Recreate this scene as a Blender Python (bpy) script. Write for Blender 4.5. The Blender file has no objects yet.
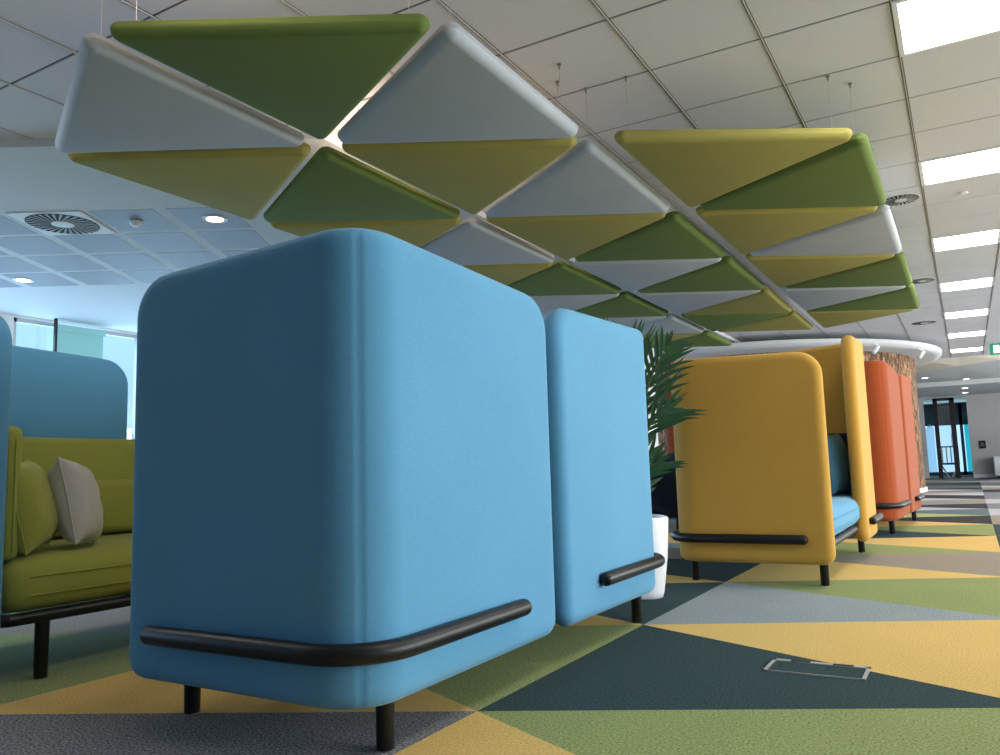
import bpy, bmesh, math, random
from mathutils import Vector, Matrix
random.seed(7)
sc = bpy.context.scene
col = sc.collection

# ------------------------------------------------------------------ camera
cam_d = bpy.data.cameras.new('camera'); cam = bpy.data.objects.new('camera', cam_d); col.objects.link(cam)
RX = Vector((0.86291, 0.50455, -0.02851)); UP = Vector((0.08244, -0.08489, 0.99297)); BK = Vector((0.49858, -0.85920, -0.11485))
cam.matrix_world = Matrix(((RX.x, UP.x, BK.x, 0), (RX.y, UP.y, BK.y, 0), (RX.z, UP.z, BK.z, 0.65), (0, 0, 0, 1)))
cam_d.sensor_width = 36; cam_d.lens = 28.66; cam_d.clip_start = 0.05; cam_d.clip_end = 200
sc.camera = cam
# ------------------------------------------------------------------ world, exposure
w = bpy.data.worlds.new('sky'); sc.world = w; w.use_nodes = True
w.node_tree.nodes['Background'].inputs[0].default_value = (0.38, 0.63, 1.05, 1)
w.node_tree.nodes['Background'].inputs[1].default_value = .95
sc.view_settings.view_transform = 'Standard'; sc.view_settings.look = 'None'
sc.view_settings.exposure = 0.66; sc.view_settings.gamma = 1; sc.view_settings.use_curve_mapping = False
sc.cycles.use_denoising = True
sc.cycles.max_bounces = 8; sc.cycles.diffuse_bounces = 4; sc.cycles.transparent_max_bounces = 12
# ------------------------------------------------------------------ daylight at the windows
def area(name, loc, direction, sx, sy, power, color):
    d = bpy.data.lights.new(name, 'AREA'); d.shape = 'RECTANGLE'; d.size = sx; d.size_y = sy; d.energy = power; d.color = color
    o = bpy.data.objects.new(name, d); col.objects.link(o); o.location = loc
    o.rotation_euler = Vector(direction).to_track_quat('-Z', 'Y').to_euler()
    return o
SUNNY = (1.0, 0.965, 0.92); BLUE = (0.43, 0.68, 1.0)
for y, pw in ((3.6, 260), (7.6, 230), (11.2, 170)):
    area('daylight_right', (6.35, y, 1.55), (-1, 0, -0.10), 3.5, 2.1, pw, SUNNY)
for y in (15.0, 19.0, 23.0):
    area('daylight_right', (6.35, y, 1.55), (-1, 0, -0.10), 3.5, 2.1, 230, SUNNY)
for y in (3.2, 7, 11, 15):
    area('daylight_left', (-10.3, y, 1.5), (1, 0, 0.2), 3.4, 2.3, 95, BLUE)
for x, y, pw in ((-2.2, 1.7, 8), (-2.88, 3.9, 8), (-2.88, 6.2, 5), ):
    area('panel_uplight', (x, y, 2.53), (0, 0, 1), .5, .5, pw, (1.0, .76, .58))
area('daylight_left', (-10.3, -1.2, 1.5), (1, 0, 0.1), 3.4, 2.3, 55, BLUE)  # out-of-view bay, added as weak fill for the blue booth's near face
area('daylight_glass_room', (-0.4, 31.6, 1.3), (0, -1, 0), 3.0, 2.0, 30, (0.6, 0.9, 1.0))

# ------------------------------------------------------------------ materials
def lin(c):
    return tuple(((v/255)/12.92 if v/255 <= .04045 else ((v/255+.055)/1.055)**2.4) for v in c)
def mat(name, rgb, rough=.6, metal=0, var=0, vscale=200, bump=0, bscale=400, sheen=0, emit=None, alpha=None, spec=None, var2=0, v2scale=6, trans=0):
    m = bpy.data.materials.new(name); m.use_nodes = True; nt = m.node_tree; b = nt.nodes['Principled BSDF']
    c = lin(rgb); b.inputs['Base Color'].default_value = (*c, 1); b.inputs['Roughness'].default_value = rough; b.inputs['Metallic'].default_value = metal
    if spec is not None: b.inputs['Specular IOR Level'].default_value = spec
    if sheen: b.inputs['Sheen Weight'].default_value = sheen; b.inputs['Sheen Roughness'].default_value = .5
    if trans: b.inputs['Transmission Weight'].default_value = trans
    tc = nt.nodes.new('ShaderNodeTexCoord')
    if var:
        n = nt.nodes.new('ShaderNodeTexNoise'); n.inputs['Scale'].default_value = vscale; n.inputs['Detail'].default_value = 2
        nt.links.new(tc.outputs['Object'], n.inputs['Vector'])
        r = nt.nodes.new('ShaderNodeMapRange'); r.inputs[1].default_value = .3; r.inputs[2].default_value = .7
        r.inputs[3].default_value = 1-var; r.inputs[4].default_value = 1+var
        nt.links.new(n.outputs[0], r.inputs[0]); src = r.outputs[0]
        if var2:
            n2 = nt.nodes.new('ShaderNodeTexNoise'); n2.inputs['Scale'].default_value = v2scale; n2.inputs['Detail'].default_value = 3
            nt.links.new(tc.outputs['Object'], n2.inputs['Vector'])
            r2 = nt.nodes.new('ShaderNodeMapRange'); r2.inputs[1].default_value = .3; r2.inputs[2].default_value = .7
            r2.inputs[3].default_value = 1-var2; r2.inputs[4].default_value = 1+var2
            nt.links.new(n2.outputs[0], r2.inputs[0])
            mu = nt.nodes.new('ShaderNodeMath'); mu.operation = 'MULTIPLY'; nt.links.new(src, mu.inputs[0]); nt.links.new(r2.outputs[0], mu.inputs[1]); src = mu.outputs[0]
        v = nt.nodes.new('ShaderNodeVectorMath'); v.operation = 'SCALE'; v.inputs[0].default_value = c
        nt.links.new(src, v.inputs['Scale']); nt.links.new(v.outputs[0], b.inputs['Base Color'])
    if bump:
        n = nt.nodes.new('ShaderNodeTexNoise'); n.inputs['Scale'].default_value = bscale; n.inputs['Detail'].default_value = 1
        nt.links.new(tc.outputs['Object'], n.inputs['Vector'])
        bp = nt.nodes.new('ShaderNodeBump'); bp.inputs['Strength'].default_value = bump; bp.inputs['Distance'].default_value = .002
        nt.links.new(n.outputs[0], bp.inputs['Height']); nt.links.new(bp.outputs[0], b.inputs['Normal'])
    if emit: b.inputs['Emission Color'].default_value = (*lin(emit[0]), 1); b.inputs['Emission Strength'].default_value = emit[1]
    if alpha is not None: b.inputs['Alpha'].default_value = alpha
    return m
def fabric(name, rgb, sh=.15): return mat(name, rgb, .92, var=.10, vscale=420, bump=.25, bscale=700, sheen=sh, spec=.2, var2=.03, v2scale=3)
def carpet(name, rgb, var=.22): return mat(name, rgb, .97, var=var*1.7, vscale=150, bump=.6, bscale=260, spec=.1, var2=.04, v2scale=2)
M = dict(
 blue=fabric('blue_fabric', (90, 149, 184)), green=fabric('green_fabric', (154, 156, 72)), yellow=fabric('yellow_fabric', (196, 150, 66)),
 orange=fabric('orange_fabric', (152, 70, 32)), ltgrey=fabric('light_grey_fabric', (190, 186, 178)), navy=fabric('navy_fabric', (34, 44, 62)),
 black=mat('black_metal', (14, 14, 16), .42, spec=.38), 
 fgreen=fabric('felt_green', (104, 121, 64), 0), fyellow=fabric('felt_yellow', (156, 147, 80), 0), fwhite=fabric('felt_white', (172, 178, 184), 0),
 tile=mat('ceiling_tile', (210, 209, 214), .95, var=.02, vscale=60), tee=mat('ceiling_tee', (120, 116, 110), .6), plaster=mat('plaster', (200, 200, 200), .9, var=.01, vscale=8),
 wallgrey=mat('grey_wall_paint', (172, 168, 166), .9, var=.02, vscale=5), white=mat('white_paint', (225, 225, 225), .7),
 pot=mat('pot_plastic', (238, 238, 240), .35), soil=mat('soil', (40, 30, 22), .95, var=.4, vscale=60),
 leaf=mat('palm_leaf', (42, 78, 40), .5, var=.15, vscale=9), stem=mat('palm_stem', (70, 84, 40), .6, var=.15, vscale=12),
 cable=mat('steel_cable', (190, 185, 180), .35, .8), metal=mat('brushed_steel', (150, 148, 142), .35, .9),
 light=mat('light_diffuser', (255, 255, 255), .5, emit=((255, 250, 242), 13.0)), dl=mat('downlight_lens', (255, 240, 220), .5, emit=((255, 236, 214), 9.0)),
 frame=mat('aluminium_frame', (170, 175, 180), .45, .3), dark=mat('dark_gap', (24, 24, 26), .9), exitg=mat('exit_green', (0, 120, 84), .5, emit=((0, 130, 90), .5)),
 exitw=mat('exit_white', (235, 245, 240), .5, emit=((235, 245, 240), .7)), cream=mat('cream_paint', (228, 222, 205), .8), cove=mat('cove_strip', (255, 230, 180), .5, emit=((255, 222, 160), 1.5)),
 curtain=mat('sheer_curtain', (120, 190, 205), .9, var=.12, vscale=8), teal_glass=mat('teal_blind', (90, 150, 160), .6), slat=mat('white_slat', (225, 230, 235), .5),
)
def glass_mat():
    m = bpy.data.materials.new('window_glass'); m.use_nodes = True; nt = m.node_tree; nt.nodes.clear()
    o = nt.nodes.new('ShaderNodeOutputMaterial'); t = nt.nodes.new('ShaderNodeBsdfTransparent'); t.inputs[0].default_value = (.93, .97, .98, 1)
    g = nt.nodes.new('ShaderNodeBsdfGlossy'); g.inputs['Roughness'].default_value = .02; x = nt.nodes.new('ShaderNodeMixShader'); x.inputs[0].default_value = .06
    nt.links.new(t.outputs[0], x.inputs[1]); nt.links.new(g.outputs[0], x.inputs[2]); nt.links.new(x.outputs[0], o.inputs[0]); return m
M['glass'] = glass_mat()
def perf_mat():
    m = mat('perforated_metal', (150, 152, 155), .6); nt = m.node_tree; b = nt.nodes['Principled BSDF']
    tc = nt.nodes.new('ShaderNodeTexCoord'); s = nt.nodes.new('ShaderNodeSeparateXYZ'); nt.links.new(tc.outputs['Object'], s.inputs[0])
    outs = []
    for ax in (0, 1):
        a = nt.nodes.new('ShaderNodeMath'); a.operation = 'MULTIPLY'; a.inputs[1].default_value = 2*math.pi/.022; nt.links.new(s.outputs[ax], a.inputs[0])
        k = nt.nodes.new('ShaderNodeMath'); k.operation = 'SINE'; nt.links.new(a.outputs[0], k.inputs[0]); outs.append(k)
    mu = nt.nodes.new('ShaderNodeMath'); mu.operation = 'ADD'; nt.links.new(outs[0].outputs[0], mu.inputs[0]); nt.links.new(outs[1].outputs[0], mu.inputs[1])
    r = nt.nodes.new('ShaderNodeMapRange'); r.inputs[1].default_value = .5; r.inputs[2].default_value = 1.1; nt.links.new(mu.outputs[0], r.inputs[0])
    mx = nt.nodes.new('ShaderNodeMix'); mx.data_type = 'RGBA'; mx.inputs[6].default_value = (*lin((146, 148, 152)), 1); mx.inputs[7].default_value = (*lin((84, 86, 90)), 1)
    nt.links.new(r.outputs[0], mx.inputs[0]); nt.links.new(mx.outputs[2], b.inputs['Base Color']); return m
M['perf'] = perf_mat()
def wicker_mat():
    m = mat('woven_bark', (90, 60, 38), .8); nt = m.node_tree; b = nt.nodes['Principled BSDF']
    tc = nt.nodes.new('ShaderNodeTexCoord'); mp = nt.nodes.new('ShaderNodeMapping'); mp.inputs['Rotation'].default_value = (.5, .6, .2); mp.inputs['Scale'].default_value = (4, 4, 1.1)
    nt.links.new(tc.outputs['Object'], mp.inputs[0])
    n = nt.nodes.new('ShaderNodeTexNoise'); n.inputs['Scale'].default_value = 5; n.inputs['Detail'].default_value = 5; n.inputs['Roughness'].default_value = .75; nt.links.new(mp.outputs[0], n.inputs['Vector'])
    cr = nt.nodes.new('ShaderNodeValToRGB'); e = cr.color_ramp; e.elements[0].position = .38; e.elements[0].color = (*lin((38, 24, 16)), 1); e.elements[1].position = .64; e.elements[1].color = (*lin((205, 160, 112)), 1)
    x = e.elements.new(.5); x.color = (*lin((104, 70, 44)), 1)
    nt.links.new(n.outputs[0], cr.inputs[0]); nt.links.new(cr.outputs[0], b.inputs['Base Color'])
    bp = nt.nodes.new('ShaderNodeBump'); bp.inputs['Strength'].default_value = .8; bp.inputs['Distance'].default_value = .05; nt.links.new(n.outputs[0], bp.inputs['Height']); nt.links.new(bp.outputs[0], b.inputs['Normal'])
    return m
M['wicker'] = wicker_mat()
CP = dict(yellow=carpet('carpet_yellow', (212, 178, 108), .12), green=carpet('carpet_green', (140, 150, 98), .25), teal=carpet('carpet_teal', (52, 70, 72), .25),
          bluegrey=carpet('carpet_blue_grey', (142, 152, 156), .25), charcoal=carpet('carpet_charcoal', (122, 122, 126), .5), dark=carpet('carpet_dark', (58, 56, 60), .3),
          taupe=carpet('carpet_taupe', (146, 136, 124), .3), light=carpet('carpet_light_grey', (178, 176, 180), .2), lime=carpet('carpet_lime', (170, 172, 104), .15), slate=carpet('carpet_slate', (96, 112, 114), .25))

# ------------------------------------------------------------------ helpers
def link(name, bm, m, parent=None, smooth=False, loc=None, rot=None):
    me = bpy.data.meshes.new(name); bm.normal_update(); bm.to_mesh(me); bm.free()
    for mm in (m if isinstance(m, (list, tuple)) else [m]): me.materials.append(mm)
    if smooth:
        for p in me.polygons: p.use_smooth = True
    o = bpy.data.objects.new(name, me); col.objects.link(o)
    if parent: o.parent = parent
    if loc is not None: o.location = loc
    if rot is not None: o.rotation_euler = rot
    return o
def smooth_angle(o, deg=40):
    me = o.data
    for p in me.polygons: p.use_smooth = True
    b = bmesh.new(); b.from_mesh(me)
    for e in b.edges:
        if len(e.link_faces) == 2 and e.calc_face_angle(0) > math.radians(deg): e.smooth = False
    b.to_mesh(me); b.free(); return o
def thing(name, label, cat, loc=(0, 0, 0), rz=0, group=None):
    o = bpy.data.objects.new(name, None); o.empty_display_size = .2; col.objects.link(o); o.location = loc; o.rotation_euler = (0, 0, rz)
    return tag(o, label, cat, group)
def tag(o, label, cat, group=None, kind=None):
    o['label'] = label; o['category'] = cat
    if group: o['group'] = group
    if kind: o['kind'] = kind
    return o
def struct(name, bm, m, parent=None, **k):
    o = link(name, bm, m, parent, **k)
    if not parent: o['kind'] = 'structure'
    return o
def NB(): return bmesh.new()
def box(bm, x0, y0, z0, x1, y1, z1, mi=0, bev=0):
    r = bmesh.ops.create_cube(bm, size=1, matrix=Matrix.Translation(((x0+x1)/2, (y0+y1)/2, (z0+z1)/2)) @ Matrix.Diagonal((abs(x1-x0), abs(y1-y0), abs(z1-z0), 1)))
    fs = {f for v in r['verts'] for f in v.link_faces}
    for f in fs: f.material_index = mi
    if bev:
        es = list({e for v in r['verts'] for e in v.link_edges})
        rr = bmesh.ops.bevel(bm, geom=es, offset=bev, segments=3, profile=.5, affect='EDGES')
        for f in rr['faces']: f.material_index = mi
    return bm
def tube(bm, pts, rad, n=14, cap=True):
    """round tube along a polyline, domed ends; rad may be a list"""
    pts = [Vector(p) for p in pts]; N = len(pts)
    rs = rad if isinstance(rad, (list, tuple)) else [rad]*N
    tang = []
    for i in range(N):
        a = pts[max(0, i-1)]; b = pts[min(N-1, i+1)]; tang.append((b-a).normalized())
    up = Vector((0, 0, 1)) if abs(tang[0].z) < .9 else Vector((1, 0, 0))
    rings = []; spec = []
    if cap:
        r0 = rs[0]
        for k in (0, 1, 2): th = (k+.5)/3*math.pi/2; spec.append((pts[0]-tang[0]*r0*math.cos(th)*.8, tang[0], r0*math.sin(th)))
    for i in range(N): spec.append((pts[i], tang[i], rs[i]))
    if cap:
        r1 = rs[-1]
        for k in (2, 1, 0): th = (k+.5)/3*math.pi/2; spec.append((pts[-1]+tang[-1]*r1*math.cos(th)*.8, tang[-1], r1*math.sin(th)))
    for (p, t, r) in spec:
        u = (up - t*up.dot(t)).normalized(); v = t.cross(u); up = u
        rings.append([bm.verts.new(p+(u*math.cos(2*math.pi*k/n)+v*math.sin(2*math.pi*k/n))*r) for k in range(n)])
    for a, b in zip(rings, rings[1:]):
        for k in range(n): bm.faces.new((a[k], a[(k+1) % n], b[(k+1) % n], b[k]))
    bm.faces.new(rings[0][::-1]); bm.faces.new(rings[-1]); return bm
def lathe(bm, prof, n=32, c=(0, 0, 0)):
    rings = []
    for (r, z) in prof: rings.append([bm.verts.new((c[0]+r*math.cos(2*math.pi*k/n), c[1]+r*math.sin(2*math.pi*k/n), c[2]+z)) for k in range(n)])
    for a, b in zip(rings, rings[1:]):
        for k in range(n): bm.faces.new((a[k], a[(k+1) % n], b[(k+1) % n], b[k]))
    if prof[0][0] > 1e-4: bm.faces.new(rings[0][::-1])
    if prof[-1][0] > 1e-4: bm.faces.new(rings[-1])
    bmesh.ops.remove_doubles(bm, verts=bm.verts, dist=1e-5); return bm
def prism(bm, poly, z0, z1, mi=0):
    a = [bm.verts.new((x, y, z0)) for x, y in poly]; b = [bm.verts.new((x, y, z1)) for x, y in poly]; n = len(poly)
    fs = [bm.faces.new(a[::-1]), bm.faces.new(b)] + [bm.faces.new((a[i], a[(i+1) % n], b[(i+1) % n], b[i])) for i in range(n)]
    for f in fs: f.material_index = mi
    return bm
def copy_tree(o, parent=None):
    c = o.copy(); col.objects.link(c)
    if parent: c.parent = parent
    for ch in list(o.children): copy_tree(ch, c)
    return c

# ------------------------------------------------------------------ floor: triangle-patterned carpet
LX, CW, Y0, DY = -1.207, 1.329, 1.904, 1.291
def nodeY(line, k): return Y0 + DY*k + (DY/2 if line % 2 else 0)
def lineX(line, y): return LX + CW*line + .0045*max(0, y-2)*(1 if line > 0 else 0)
keys = list(CP); mats = [CP[k] for k in keys]
near = ['yellow', 'green', 'teal', 'bluegrey', 'taupe', 'yellow', 'green', 'slate']; far = ['taupe', 'charcoal', 'light', 'dark', 'slate', 'light', 'taupe', 'dark', 'charcoal']
spec = {(0, 'L', -1): 'yellow', (0, 'L', 0): 'teal', (0, 'L', 1): 'bluegrey', (0, 'L', 2): 'yellow', (0, 'L', 3): 'green', (0, 'L', 4): 'teal', (0, 'L', 5): 'yellow', (0, 'L', 6): 'lime', (0, 'L', 7): 'light', (0, 'L', 8): 'taupe', (0, 'L', 9): 'light', (0, 'L', 10): 'dark', (0, 'L', 11): 'taupe', (0, 'L', 12): 'light',
        (0, 'R', -1): 'green', (0, 'R', 0): 'yellow', (0, 'R', 1): 'green', (0, 'R', 2): 'taupe', (0, 'R', 3): 'yellow', (0, 'R', 4): 'green', (0, 'R', 5): 'dark', (0, 'R', 6): 'slate', (0, 'R', 7): 'dark', (0, 'R', 8): 'taupe', (0, 'R', 9): 'dark', (0, 'R', 10): 'light', (0, 'R', 11): 'charcoal',
        (0, 'L', 17): 'lime', (0, 'R', 18): 'slate', (0, 'L', 19): 'teal',
        (-1, 'R', -2): 'teal', (-1, 'R', -1): 'charcoal', (-1, 'R', 0): 'green', (-1, 'R', 1): 'teal', (-1, 'R', 2): 'teal', (-1, 'R', 3): 'bluegrey',
        (-1, 'L', -1): 'yellow', (-1, 'L', 0): 'yellow', (-1, 'L', 1): 'yellow', (-1, 'L', -2): 'green', (-1, 'L', 2): 'taupe',
        (-2, 'R', -1): 'green', (-2, 'R', 0): 'teal', (-2, 'L', 0): 'taupe', (-2, 'L', -1): 'taupe', (-2, 'L', 1): 'taupe', (-2, 'R', -2): 'teal', (-2, 'L', 2): 'taupe',
        (1, 'L', 2): 'yellow', (1, 'L', 3): 'taupe', (1, 'L', 4): 'teal', (1, 'L', 3): 'teal', (1, 'L', 5): 'taupe', (1, 'L', 6): 'light', (1, 'L', 7): 'charcoal', (1, 'R', 4): 'bluegrey', (1, 'R', 5): 'taupe'}
bm = NB()
def ftri(pts, c):
    vs = [bm.verts.new((x, y, 0)) for x, y in pts]
    f = bm.faces.new(vs); f.normal_update()
    if f.normal.z < 0: f.normal_flip()
    f.material_index = keys.index(c)
for c in range(-7, 6):
    for k in range(-7, 22):
        for side in 'LR':
            ln = c if side == 'L' else c+1; ot = c+1 if side == 'L' else c
            ya, yb = nodeY(ln, k), nodeY(ln, k+1); ym = (ya+yb)/2
            cl = spec.get((c, side, k)) or (random.choice(near) if ym < 11 else random.choice(far))
            ftri([(lineX(ln, ya), ya), (lineX(ln, yb), yb), (lineX(ot, ym), ym)], cl)
bmesh.ops.remove_doubles(bm, verts=bm.verts, dist=.001)
for cut, no in (((-10.2, 0, 0), (-1, 0, 0)), ((6.2, 0, 0), (1, 0, 0)), ((0, -6, 0), (0, -1, 0))):
    bmesh.ops.bisect_plane(bm, geom=bm.verts[:]+bm.edges[:]+bm.faces[:], plane_co=cut, plane_no=no, clear_outer=True)
struct('floor', bm, mats)
bm = NB(); box(bm, -10.6, -6.4, -.3, 6.6, 34, -.004); box(bm, -10.2, 29.4, -.004, 6.2, 34, 0); struct('floor_slab', bm, CP['slate'])

# ------------------------------------------------------------------ ceiling
CZ = 2.811
TX, TY = -1.936, 3.448
ca, sa = math.cos(.5258), math.sin(.5258)
def loc2(lat, dep): return (lat*ca-dep*sa, lat*sa+dep*ca)
lightcells = {(i, j) for i in (3, 10) for j in range(-3, 27) if (j-1) % 4 == 0} | {(-7, -4), (-5, -4)}  # left-hand pair is unseen, added to brighten the left floor and sofa
def tiles(imin, imax, jmin=-16, jmax=27):
    b = NB()
    for i in range(imin, imax+1):
        for j in range(jmin, jmax+1):
            if (i, j) in lightcells: continue
            x0, y0 = TX+.6*i, TY+.6*j; g = .006
            a = [b.verts.new((x0+g+(.588-0)*u, y0+g+.588*v, CZ+.004)) for u, v in ((0, 0), (1, 0), (1, 1), (0, 1))]
            c = [b.verts.new((x0+g+.004+.580*u, y0+g+.004+.580*v, CZ)) for u, v in ((0, 0), (1, 0), (1, 1), (0, 1))]
            b.faces.new(c[::-1])
            for q in range(4): b.faces.new((a[q], a[(q+1) % 4], c[(q+1) % 4], c[q]))
    return b
def tees(b, imin, imax, jmin=-16, jmax=28):
    for i in range(imin, imax+2):
        x = TX+.6*i; s = .011
        box(b, x-s, TY+.6*jmin, CZ+.002, x+s, TY+.6*(jmax), CZ+.012, 1)
        box(b, x-.003, TY+.6*jmin, CZ-.004, x+.003, TY+.6*(jmax), CZ+.004, 2)
    for j in range(jmin, jmax+1): box(b, TX+.6*imin, TY+.6*j-.008, CZ+.004, TX+.6*(imax+1), TY+.6*j+.008, CZ+.012, 1)
def bis(b, co, no): bmesh.ops.bisect_plane(b, geom=b.verts[:]+b.edges[:]+b.faces[:], plane_co=co, plane_no=no, clear_outer=True)
XB = -3.35
cm = [M['tile'], mat('tee_shadow', (96, 92, 88), .8), mat('tee_face', (176, 172, 166), .5)]
b = tiles(-3, 13); tees(b, -3, 13); bis(b, (XB, 0, 0), (-1, 0, 0)); bis(b, (0, 20, 0), (0, 1, 0)); bis(b, (6.2, 0, 0), (1, 0, 0)); struct('ceiling', b, cm)
b = tiles(-14, -3); tees(b, -14, -3); bis(b, (XB, 0, 0), (1, 0, 0)); px, py = loc2(0, 4.82); bis(b, (px, py, 0), (-sa, ca, 0)); bis(b, (-10.2, 0, 0), (-1, 0, 0)); struct('ceiling_left', b, cm)
# backing slab above
b = NB(); box(b, -10.6, -6.4, CZ+.16, 6.6, 34, CZ+.3); struct('ceiling_slab', b, M['plaster'])
# lower plaster ceiling on the left, with an edge upstand
LZ = 2.76
xa, ya = XB, (XB*(-0)+0)
lat0 = (XB+4.82*sa)/ca; P0 = loc2(lat0, 4.82); latL = (-10.2+4.82*sa)/ca; PL = loc2(latL, 4.82)
b = NB(); prism(b, [P0, (XB, 28), (-10.2, 28), (-10.2, PL[1])] if PL[1] > -6 else [P0, (XB, 28), (-10.2, 28), (-10.2, -6)], LZ, CZ+.03); struct('ceiling_lower', b, M['plaster'])
# perforated metal tiles (their own rotated grid)
b = NB()
for a in range(-1, 14):
    for d in range(4):
        l0 = -3.25-.61*a+.05; d0 = 6.02+.61*d+.03
        if (a, d) == (1, 0): continue      # the air diffuser plate
        if max(loc2(l0, d0)[0], loc2(l0, d0+.5)[0], loc2(l0+.51, d0)[0]) > XB-.05 or min(loc2(l0, d0)[0], loc2(l0, d0+.51)[0]) < -10.1: continue
        box(b, l0, d0, -.0015, l0+.51, d0+.55, .0)
struct('ceiling_perforated', b, [M['perf'], M['tee']], loc=(0, 0, LZ), rot=(0, 0, .5258))
# far end: cove fascia, then two lower plaster ceilings
lo = [(-3.5, 22.3, 2.56), (-.9, 20.7, 2.60), (0, 20.25, 2.64), (.85, 20.05, 2.69), (2.5, 20.02, 2.72), (6.2, 20.02, 2.72)]
b = NB()
up_ = [b.verts.new((x, 20.0, CZ+.02)) for x, y, z in lo]; lw = [b.verts.new(p) for p in lo]; bk = [b.verts.new((p[0], 24.0, 2.62)) for p in lo]
for i in range(len(lo)-1):
    f = b.faces.new((up_[i], up_[i+1], lw[i+1], lw[i])); f.material_index = 1
    b.faces.new((lw[i], lw[i+1], bk[i+1], bk[i]))
struct('ceiling_far', b, [M['plaster'], M['cream']])
b = NB(); box(b, -3.35, 23.9, 2.5, 6.2, 34, 2.64); struct('ceiling_end', b, M['plaster'])
b = NB(); box(b, -3.0, 20.10, 2.775, 5.8, 20.13, 2.80); tag(link('cove_light_strip', b, M['cove']), 'warm strip light tucked behind the cream fascia at the far end of the ceiling', 'light')

# ------------------------------------------------------------------ walls and windows
def window_wall(name, x, y0, y1, n, z0, z1, top, side, idx):
    t = .12 if side > 0 else -.12
    b = NB()
    box(b, x, y0, 0, x+t, y1, z0); box(b, x, y0, z1, x+t, y1, top)
    wd = (y1-y0)/n
    for k in range(n+1):
        yy = y0+wd*k; box(b, x, max(y0, yy-.12), z0, x+t, min(y1, yy+.12), z1)
    struct(name, b, M['white'])
    for k in range(n):
        a, c = y0+wd*k+.12, y0+wd*(k+1)-.12
        b = NB(); m = x+t*.5
        for (p, q, r_, s_) in ((a, a+.05, z0, z1), (c-.05, c, z0, z1), (a, c, z0, z0+.05), (a, c, z1-.05, z1), ((a+c)/2-.02, (a+c)/2+.02, z0, z1)):
            box(b, m-.03, p, r_, m+.03, q, s_)
        wi = struct(f'window_{idx+k}', b, M['frame'])
        b = NB(); box(b, m-.004, a+.04, z0+.04, m+.004, c-.04, z1-.04); link('pane', b, M['glass'], wi)
window_wall('wall_right', 6.2, -6, 28, 8, .35, 2.6, CZ+.2, 1, 1)
window_wall('wall_left', -10.2, -6, 28, 9, .3, 2.73, LZ+.05, -1, 9)
b = NB(); box(b, -10.4, -6.2, 0, 6.4, -6, CZ+.2); struct('wall_back', b, mat('back_wall_paint', (120, 122, 126), .9))
# far wall with the opening of the glass room (X -1.06 .. 0.06)
b = NB(); box(b, -10.2, 28, 0, -1.06, 28.15, 2.9); box(b, .10, 28, 0, 6.2, 28.15, 2.9); box(b, -1.06, 28, 2.46, .10, 28.15, 2.9); struct('wall_far', b, M['wallgrey'])
b = NB(); box(b, -2.5, 32.2, 0, 2.5, 32.3, .12); box(b, -2.5, 32.2, 1.75, 2.5, 32.3, 2.6); box(b, -2.6, 28.15, 0, -2.5, 32.3, 2.6); box(b, 2.5, 28.15, 0, 2.6, 32.3, 2.6)
for x in (-2.45, -1.3, -.1, 1.1, 2.4): box(b, x-.05, 32.2, 0, x+.05, 32.3, 2.6)
struct('wall_glass_room', b, mat('glass_room_wall', (92, 112, 124), .8))
b = NB(); box(b, -3, 28.2, .0, 3, 34, 0.004); 
b.free()
# turquoise roller blind in a left window, dark mullion
b = NB(); box(b, -10.16, 5.97, .5, -10.14, 6.62, 2.62); box(b, -10.17, 5.95, 2.62, -10.12, 6.64, 2.70)
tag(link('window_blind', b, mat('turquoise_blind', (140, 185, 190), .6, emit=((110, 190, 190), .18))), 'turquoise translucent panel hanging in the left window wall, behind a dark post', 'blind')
b = NB(); box(b, -10.08, 5.89, 0, -10.04, 5.92, LZ); tag(link('window_post', b, M['black']), 'thin dark post standing before the bright left window wall', 'post')
# baseboard of the far wall
b = NB(); box(b, .12, 27.98, 0, 6.2, 28, .1); struct('baseboard_far', b, M['white'])

# glass room door: black frame
t = thing('glass_door', 'black framed full height glass door set in the far grey wall', 'door', (-.6, 27.95, 0)); t['kind'] = 'structure'
del t['category']; t.name = 'door_1'
b = NB(); x0, x1 = -.36, .36
box(b, -.20, -.05, 0, -.08, .05, 2.44); box(b, .24, -.05, 0, .38, .05, 2.44); box(b, -.20, -.05, 2.36, .38, .05, 2.44); link('door_frame', b, M['black'], t)
b = NB(); box(b, -.08, -.01, .02, .24, .01, 2.36); link('door_pane', b, M['glass'], t)
b = NB(); box(b, .215, -.05, .95, .235, -.01, 1.35); link('door_handle', b, M['metal'], t)
# curtains in the glass room
def curtain(x0, x1, y, ztop, m, label):
    b = NB(); n = 40; rows = []
    for z in (.12, ztop):
        rows.append([b.verts.new((x0+(x1-x0)*k/n, y+.03*math.sin(k*1.3), z+(.08*math.sin(k*.9) if z > 1 else 0))) for k in range(n+1)])
    for k in range(n): b.faces.new((rows[0][k], rows[0][k+1], rows[1][k+1], rows[1][k]))
    bmesh.ops.solidify(b, geom=b.faces[:], thickness=.004)
    tag(link('sheer_curtain', b, m, smooth=True), label, 'curtain')
def sheer(name, c, e):
    m = bpy.data.materials.new(name); m.use_nodes = True; nt = m.node_tree; nt.nodes.clear(); o = nt.nodes.new('ShaderNodeOutputMaterial')
    d = nt.nodes.new('ShaderNodeBsdfTranslucent'); d.inputs[0].default_value = (*lin(c), 1); tr = nt.nodes.new('ShaderNodeBsdfTransparent'); tr.inputs[0].default_value = (*lin(c), 1)
    x = nt.nodes.new('ShaderNodeMixShader'); x.inputs[0].default_value = .5; nt.links.new(d.outputs[0], x.inputs[1]); nt.links.new(tr.outputs[0], x.inputs[2]); nt.links.new(x.outputs[0], o.inputs[0]); return m
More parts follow.
